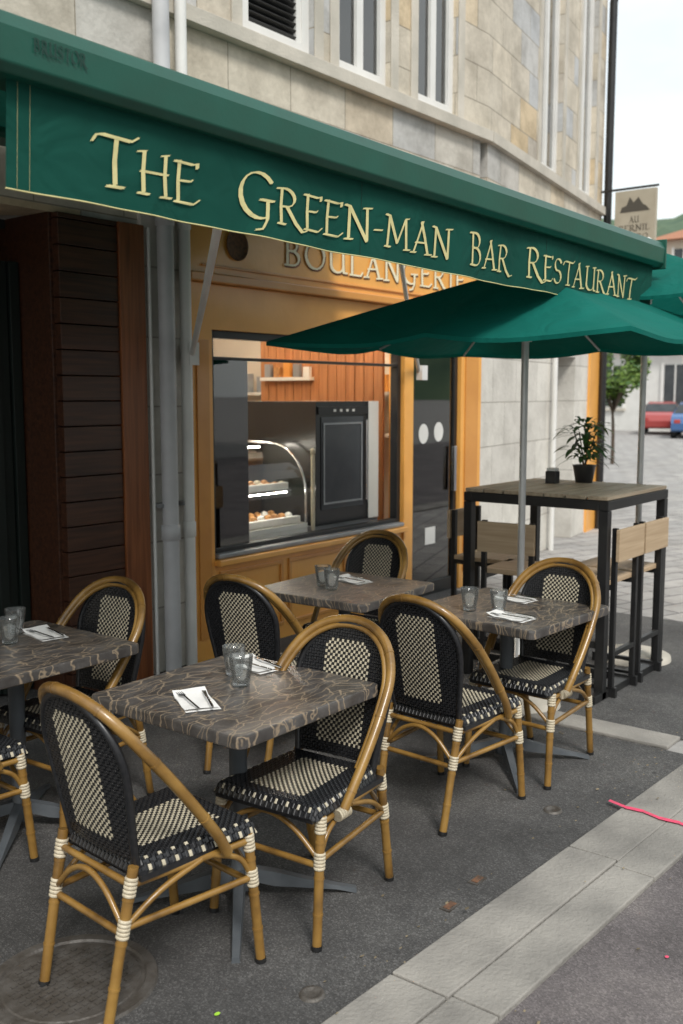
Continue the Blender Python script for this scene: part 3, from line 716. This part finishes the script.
for i in range(22): 
    y=5.3+i*.115; zz=1.38 if i%2 else 1.78; w.box(7.78,7.9,y,y+.07,zz,zz+.10+random.random()*.12,random.choice(['pastry','appliance_white','leaf_light','orange_dark','zinc']))
w.box(5.0,6.6,7.3,7.7,.03,1.0,'appliance_white'); w.box(4.9,6.7,7.25,7.75,1.002,1.04,'warm_wood')
w.obj('shop_interior',bd)
w=MB()
for y in (5.25,6.6): w.tube([(4.9,y,2.86),(7.7,y,2.86)],.022,'fill_tube',10); w.box(4.85,7.75,y-.04,y+.04,2.886,2.899,'white_paint')  # ceiling tubes added as fill light for the dark room
w.obj('added_ceiling_fill')
# ---------------------------------------------------------------- bakery shopfront
sf=empty('bakery_shopfront'); F=4.66
w=MB()
w.box(4.42,4.61,F,W+.1,0,2.46,'orange_paint'); w.box(6.81,6.94,F,W+.1,0,2.46,'orange_paint'); w.box(7.70,8.05,F,W+.1,0,2.46,'orange_paint')
w.box(4.61,6.81,F+.01,W+.1,2.17,2.46,'orange_paint'); w.box(6.94,7.70,F+.01,W+.1,2.17,2.46,'orange_paint')
w.box(4.61,6.81,F+.02,W+.1,0,.62,'orange_paint')
w.box(4.40,8.08,F-.02,W+.1,2.52,2.93,'orange_paint')
for (a,b2) in ((4.66,5.30),(5.36,6.04),(6.10,6.76)):
    w.box(a,b2,F+.005,F+.019,.55,.58,'orange_dark'); w.box(a,b2,F+.005,F+.019,.10,.13,'orange_dark')
    w.box(a,a+.03,F+.005,F+.019,.13,.55,'orange_dark'); w.box(b2-.03,b2,F+.005,F+.019,.13,.55,'orange_dark')
w.box(4.46,4.57,F-.012,F-.001,.15,2.1,'orange_dark'); w.box(7.76,7.98,F-.012,F-.001,.15,2.1,'orange_dark')
w.box(4.50,8.0,F-.035,F-.021,2.56,2.575,'orange_dark'); w.box(4.50,8.0,F-.035,F-.021,2.885,2.90,'orange_dark')
w.obj('painted_woodwork',sf,bevel=.004)
w=MB(); w.box(4.38,8.10,F-.06,W+.1,2.462,2.518,'orange_dark'); w.box(4.38,8.10,F-.09,W+.1,2.932,2.985,'orange_paint')
w.box(4.61,6.81,F-.05,W+.1,.622,.665,'orange_paint'); w.box(4.63,6.79,F-.02,W+.1,.667,.70,'zinc')
w.obj('mouldings',sf,bevel=.008)
w=MB(); text(w,'BOULANGERIE',5.295,7.735,2.635,.185,'sign_shadow',lambda x,z,k:(x,F-.0235-k*3,z),1.0,nib=.060,thin=.036,gap=.08)
text(w,'BOULANGERIE',5.28,7.72,2.645,.185,'sign_gold',lambda x,z,k:(x,F-.030-k*4,z),1.0,nib=.060,thin=.036,gap=.08)
w.obj('sign_lettering',sf)
w=MB(); w.lathe([(0,0),(.085,0),(.10,.01),(.10,.015)],(0,0,0),'rust',24)
me=w.mesh('round_emblem'); o=place('round_emblem',me,sf); o.location=(4.82,F-.022,2.72); o.rotation_euler=(R(90),0,0)
w=MB()
fr='black_metal'
w.box(4.61,4.66,W-.02,W+.05,.70,2.17,fr); w.box(6.76,6.81,W-.02,W+.05,.70,2.17,fr); w.box(4.66,6.76,W-.02,W+.05,2.12,2.17,fr)
w.box(4.66,6.76,W-.02,W+.05,.70,.73,fr)
w.box(4.66,6.76,W-.015,W+.04,1.98,2.0,fr)
w.box(6.94,6.99,W-.02,W+.05,0,2.17,fr); w.box(7.65,7.70,W-.02,W+.05,0,2.17,fr); w.box(6.99,7.65,W-.02,W+.05,2.10,2.17,fr); w.box(6.99,7.65,W-.02,W+.05,.0,.12,fr)
w.box(7.60,7.64,W-.06,W-.03,.9,1.3,'chrome')
w.obj('window_and_door_frames',sf,bevel=.003)
w=MB(); w.box(4.66,5.0,W+.0,W+.006,.73,1.98,'pane'); w.box(6.99,7.65,W+.0,W+.006,.12,2.10,'pane'); w.obj('glazing',sf)
w=MB()
for (x,z) in ((7.18,1.42),(7.42,1.43)):
    w.poly([(x+.075*math.cos(2*math.pi*k/24),W-.0035,z+.085*math.sin(2*math.pi*k/24)) for k in range(24)],'white_paint')
w.box(7.22,7.38,W-.004,W-.002,.45,.6,'white_paint')
w.obj('door_stickers',sf)
dc=empty('pastry_display_case')
w=MB(); w.box(4.72,5.80,4.86,5.55,.03,.74,'appliance_white'); w.box(4.72,5.80,4.86,5.55,.742,.78,'appliance_white')
w.box(4.74,5.78,5.0,5.5,1.02,1.03,'chrome'); w.box(4.72,5.80,5.50,5.54,.78,1.40,'appliance_white')
for k in range(26):
    x=4.80+(k%13)*.078; y=5.0+(k//13)*.18; z=.79; w.lathe([(0,.07),(.024,.06),(.036,.03),(.034,0)],(x,y,z),'pastry' if k%4 else 'napkin',8)
    w.lathe([(0,.06),(.024,.052),(.034,.02),(.03,0)],(x,y+.07,1.035),'pastry' if k%3 else 'cream_strand',8)
for z in (.785,1.034): w.box(4.76,5.76,4.90 if z<1 else 5.02,4.94 if z<1 else 5.06,z,z+.05,'napkin')
w.tube([(4.78,5.30,1.35),(5.74,5.30,1.35)],.006,'fill_tube',8); w.tube([(4.78,5.02,1.012),(5.74,5.02,1.012)],.004,'fill_tube',8)  # glowing tubes added to light up the case
w.obj('cabinet',dc,bevel=.003)
w=MB(); pr=[(4.87,.78),(4.87,1.0)]+[(5.22-.35*math.cos(R(a)),1.0+.38*math.sin(R(a))) for a in range(10,91,10)]+[(5.5,1.385)]
for (a,b2) in zip(pr[:-1],pr[1:]): w.poly([(4.73,a[0],a[1]),(5.79,a[0],a[1]),(5.79,b2[0],b2[1]),(4.73,b2[0],b2[1])],'pane_clear')
w.obj('curved_glass',dc)
w=MB()
for x in (4.73,5.79): w.tube([(x,p[0],p[1]) for p in pr],.009,'chrome',8)
w.tube([(5.84,4.84,.72),(5.84,4.84,1.30)],.016,'cream_strand',10); w.lathe([(0,.03),(.02,.02),(.02,-.01),(0,-.02)],(5.84,4.84,1.32),'cream_strand',10)
w.obj('glass_frame',dc)
ov=empty('oven')
w=MB(); w.box(5.90,6.58,4.86,5.66,.74,1.70,'appliance_black'); w.box(6.582,6.72,4.86,5.66,.74,1.70,'appliance_white'); w.box(5.88,6.74,4.88,5.66,.03,.738,'zinc')
w.box(5.96,6.50,4.853,4.859,.86,1.58,'window_dark')
w.box(5.92,6.56,4.845,4.858,1.60,1.66,'black_metal'); w.tube([(6.53,4.84,.9),(6.53,4.84,1.55)],.010,'chrome',8)
for (a,b2,c_,d_) in ((5.98,6.48,.90,.915),(5.98,6.48,1.52,1.535),(5.98,5.995,.915,1.52),(6.465,6.48,.915,1.52)): w.box(a,b2,4.846,4.852,c_,d_,'zinc')
for k in range(4): w.box(6.1+k*.08,6.13+k*.08,4.842,4.8445,1.62,1.64,'appliance_white')
w.obj('oven_body',ov,bevel=.004)
def pipe(name,x,y,r,z1,mt,z0=.004):
    w=MB(); w.tube([(x,y,z0),(x,y,z1)],r,mt,18)
    z=.9
    while z<z1: w.lathe([(r,-.045),(r*1.17,-.04),(r*1.17,.05),(r,.055)],(x,y,z),mt,18); w.box(x-r*1.3,x+r*1.3,y,y+.09,z+.16,z+.185,'zinc'); z+=1.9
    w.obj(name)
pipe('drain_pipe',4.17,4.60,.05,9.4,'pvc_grey'); pipe('drain_pipe',4.345,4.62,.036,9.4,'white_paint')
w=MB(); w.tube([(4.09,4.66,0.0),(4.09,4.66,2.74)],.012,'white_paint',8); w.tube([(4.255,4.66,0.0),(4.255,4.66,9)],.014,'white_paint',8); w.obj('wall_cable')
e=M2@Vector((4.22,-.07,0))
w=MB(); w.tube([e+Vector((0,0,.0)),e+Vector((0,0,6.6))],.05,'black_metal',14); w.tube(smooth([e+Vector((0,0,6.6)),e+Vector((.05,-.05,6.9)),e+Vector((.35,-.25,7.2)),e+Vector((.9,-.6,7.4))],6),.05,'black_metal',14); w.obj('drain_pipe')
p=M2@Vector((2.1,-.06,0)); w=MB(); w.tube([p+Vector((0,0,.0)),p+Vector((0,0,2.9))],.03,'white_paint',12); w.obj('drain_pipe')
sg=empty('hanging_shop_sign'); c0=M2@Vector((4.05,-.12,0)); sx,sy=c0.x,c0.y
w=MB(); w.box(sx-.03,sx+.03,sy-.62,sy-.10,3.60,4.26,'sign_face')
w.tube([(sx,sy+.1,4.29),(sx,sy-.64,4.29)],.015,'black_metal',8); w.tube([(sx,sy+.1,3.57),(sx,sy-.64,3.57)],.015,'black_metal',8)
f=lambda X,Z,k:(sx-.033-k*3,-X,Z)
text(w,'AU',-(sy-.29),-(sy-.42),3.87,.07,'sign_ink',f); text(w,'PERNIL',-(sy-.16),-(sy-.56),3.77,.07,'sign_ink',f); text(w,'BISTRO',-(sy-.18),-(sy-.54),3.67,.06,'sign_ink',f)
w.poly([(sx-.033,sy-.36+a,4.06+b2) for a,b2 in ((-.19,-.06),(-.14,.0),(-.10,.02),(-.04,.11),(.02,.05),(.07,.12),(.11,.02),(.17,0),(.19,-.06))],'sign_ink')
w.obj('sign_board',sg)
# ---------------------------------------------------------------- background
def house(name,x0,x1,y0,y1,h,mt,rh=2.5,cols=4,floors=3,north=False):
    e=empty(name); w=MB(); w.box(x0,x1,y0,y1,0,h,mt); w.obj('walls',e)
    w=MB(); ym=(y0+y1)/2; o=.5
    w.add([(x0-o,y0-o,h),(x0-o,y1+o,h),(x1+o,y1+o,h),(x1+o,y0-o,h),(x0+3,ym,h+rh),(x1-3,ym,h+rh)],[(0,4,1),(1,4,5,2),(2,5,3),(3,5,4,0),(0,1,2,3)],'roof_tile'); w.obj('roof',e)
    w=MB(); fh=h/floors
    for f in range(floors):
        for k in range(cols):
            yc=y0+(k+.5)*(y1-y0)/cols; z=f*fh+fh*.3
            w.box(x0-.05,x0+.02,yc-.55,yc+.55,z,z+fh*.5,'window_dark'); w.box(x0-.09,x0-.051,yc-.03,yc+.03,z,z+fh*.5,'white_paint')
            for s in (-1,1): w.box(x0-.1,x0-.001,yc+s*.62-.07,yc+s*.62+.07,z-.1,z+fh*.5+.1,'white_paint')
            w.box(x0-.15,x0-.002,yc-.7,yc+.7,z-.22,z-.11,'stone_trim')
        nk=max(1,int(cols*(x1-x0)/(y1-y0)))
        for k in range(nk):
            xc=x0+(k+.5)*(x1-x0)/nk; z=f*fh+fh*.3
            if north: w.box(xc-.5,xc+.5,y1-.02,y1+.05,z,z+fh*.5,'window_dark'); w.box(xc-.04,xc+.04,y1+.051,y1+.08,z,z+fh*.5,'white_paint')
            else: w.box(xc-.5,xc+.5,y0-.05,y0+.02,z,z+fh*.5,'window_dark')
    w.obj('windows',e)
house('town_house',58,74,0,22.3,10.6,'render_beige',3.0,6,4)
house('low_house',48,56,15.5,25,4.0,'render_white',1.5,3,1)
house('town_house',40,70,30,55,10,'render_white',3,6,3)
house('town_house',70,90,-24,-6,12,'render_beige',3,5,4)
def tree(name,x,y,h,cr,trunk,mt,n,ls):
    e=empty(name,(x,y,0)); w=MB(); cz=h-cr
    w.tube(smooth([(0,0,0),(.03,.02,trunk*.6),(0,.05,trunk)],4),.05*h/3,'bark',8,rf=lambda t:1-.4*t)
    cl=[]
    for k in range(16):
        a=random.random()*6.28; r=cr*random.uniform(.25,.85); z=cz+cr*random.uniform(-.75,.8); q=Vector((r*math.cos(a),r*math.sin(a),z)); cl.append(q)
        w.tube(smooth([(0,.03,trunk*.85),(q.x*.5,q.y*.5,(trunk+q.z)/2),q],3),.018*h/3,'bark',5,rf=lambda t:1-.7*t)
    w.obj('trunk',e); w=MB()
    for k in range(n):
        q=random.choice(cl); d=Vector((random.gauss(0,1),random.gauss(0,1),random.gauss(0,.9))); d=d.normalized()*cr*.38*random.random()**.4
        p=q+d; u=Vector((random.gauss(0,1),random.gauss(0,1),random.gauss(0,1))).normalized(); v=u.orthogonal().normalized(); s=ls*random.uniform(.6,1.2)
        w.poly([p-u*s,p-v*s*.5,p+u*s,p+v*s*.5],mt if random.random()<.75 else 'leaf')
    w.obj('crown',e)
tree('small_tree',24.3,10.2,3.2,.85,1.5,'leaf_light',3400,.08)
tree('plane_tree',46,26.5,9,3.2,3.5,'leaf_light',5000,.22)
tree('plane_tree',55,-3,9,3.2,3.5,'leaf_light',4000,.22)
def car(x,y,a,mt):
    w=MB(); prof=[(-2.05,.35),(-2.1,.62),(-2.0,.88),(-1.75,.98),(-1.3,1.38),(-.9,1.46),(.3,1.45),(.65,1.36),(1.15,.98),(1.8,.86),(2.05,.68),(2.1,.38),(1.9,.28),(-1.9,.28)]
    n=len(prof)
    def yy(z): return .86 if z<.95 else .86-.32*(z-.95)/.5*1.0
    vs=[(p[0],s*yy(p[1]),p[1]) for s in (-1,1) for p in prof]
    w.add(vs,[(j,(j+1)%n,n+(j+1)%n,n+j) for j in range(n)]+[list(range(n)),[n+j for j in range(n)][::-1]],mt)
    for s in (-1,1):
        w.poly([(-1.35,s*.855,1.0),(1.0,s*.855,1.0),(.6,s*.66,1.33),(-1.05,s*.66,1.35)],'window_dark')
        for wx in (-1.3,1.3):
            ring=[(wx+.33*math.cos(k*.393),s*.88,.33+.33*math.sin(k*.393)) for k in range(16)]; inn=[(p[0],s*.66,p[2]) for p in ring]
            w.add(ring+inn,[list(range(16))]+[(k,(k+1)%16,16+(k+1)%16,16+k) for k in range(16)],'tyre')
            w.poly([(wx+.2*math.cos(k*.785),s*.885,.33+.2*math.sin(k*.785)) for k in range(8)],'zinc')
    w.poly([(-1.72,-.78,1.01),(-1.72,.78,1.01),(-1.33,.6,1.37),(-1.33,-.6,1.37)],'window_dark'); w.poly([(1.13,-.78,1.02),(1.13,.78,1.02),(.70,.6,1.36),(.70,-.6,1.36)],'window_dark')
    w.box(-2.12,-2.08,-.75,-.5,.62,.78,'car_red'); w.box(-2.12,-2.08,.5,.75,.62,.78,'car_red'); w.box(2.06,2.1,-.75,-.5,.58,.7,'appliance_white'); w.box(2.06,2.1,.5,.75,.58,.7,'appliance_white')
    w.obj('parked_car',loc=(x,y,.0),rot=R(a),bevel=.04)
car(42.0,14.1,18,'car_blue'); car(45.1,16.6,18,'car_red'); car(42.5,10.9,18,'appliance_white')
w=MB(); vs=[];fs=[]; K=130
for i in range(K+1):
    ad=-40+130*i/K; a=R(ad)
    hh=min(150,max(55,112+2.4*(19-ad)))+5*math.sin(i*.9)+3*math.sin(i*2.3)+random.uniform(-2,2)
    for (r,q) in ((330,0),(430,.45),(500,.7),(560,.88),(640,1.0),(800,.6)):
        vs.append((r*math.cos(a),r*math.sin(a),hh*q+ (random.uniform(-3,3) if q>0 else -2)))
for i in range(K):
    for j in range(5): q=i*6+j; fs.append((q,q+6,q+7,q+1))
w.add(vs,fs,'hill_green',False); w.obj('hill')
house('street_house',-14,22,-26,-15,7.5,'render_white',2.5,4,3,True)
# ---------------------------------------------------------------- light
wd=bpy.data.worlds.new('World'); bpy.context.scene.world=wd; wd.use_nodes=True; nt=wd.node_tree; L=nt.links.new
bg=nt.nodes['Background']; sky=N(nt,'ShaderNodeTexSky',sky_type='NISHITA'); sky.sun_disc=False
EL,AZ=48,-125
sky.sun_elevation=R(EL); sky.sun_rotation=R(90-AZ); sky.air_density=1.2; sky.dust_density=2
tc=N(nt,'ShaderNodeTexCoord'); mp=N(nt,'ShaderNodeMapping'); mp.inputs['Scale'].default_value=(1,1,2.2); L(tc.outputs['Generated'],mp.inputs['Vector'])
n=N(nt,'ShaderNodeTexNoise'); n.inputs['Scale'].default_value=2.2; n.inputs['Detail'].default_value=6; L(mp.outputs[0],n.inputs['Vector'])
cf=ramp(nt,n.outputs['Fac'],[(.35,(.55,)*3),(.62,(.96,)*3)])
mx=N(nt,'ShaderNodeMix',data_type='RGBA'); L(cf,mx.inputs[0]); L(sky.outputs[0],mx.inputs[6]); mx.inputs[7].default_value=(8.2,8.6,8.5,1)
L(mx.outputs[2],bg.inputs['Color']); bg.inputs['Strength'].default_value=.15
sd=bpy.data.lights.new('sun','SUN'); sd.energy=2.6; sd.angle=R(14); sd.color=(1,.97,.92)
so=bpy.data.objects.new('sun',sd); bpy.context.collection.objects.link(so)
d=Vector((math.cos(R(AZ))*math.cos(R(EL)),math.sin(R(AZ))*math.cos(R(EL)),math.sin(R(EL))))
so.rotation_euler=d.to_track_quat('Z','Y').to_euler()
# ---------------------------------------------------------------- camera
cd=bpy.data.cameras.new('camera'); cam=bpy.data.objects.new('camera',cd); bpy.context.collection.objects.link(cam)
cam.location=(0,0,1.75); cam.rotation_euler=(R(90-6.7),0,R(-52)); cd.sensor_fit='VERTICAL'; cd.sensor_height=36; cd.sensor_width=24; cd.lens=35; cd.clip_end=3000; cd.clip_start=.05
cd.dof.use_dof=True; cd.dof.focus_distance=3.7; cd.dof.aperture_fstop=3.2
bpy.context.scene.camera=cam
vs_=bpy.context.scene.view_settings; vs_.view_transform='Standard'; vs_.look='None'; vs_.exposure=0
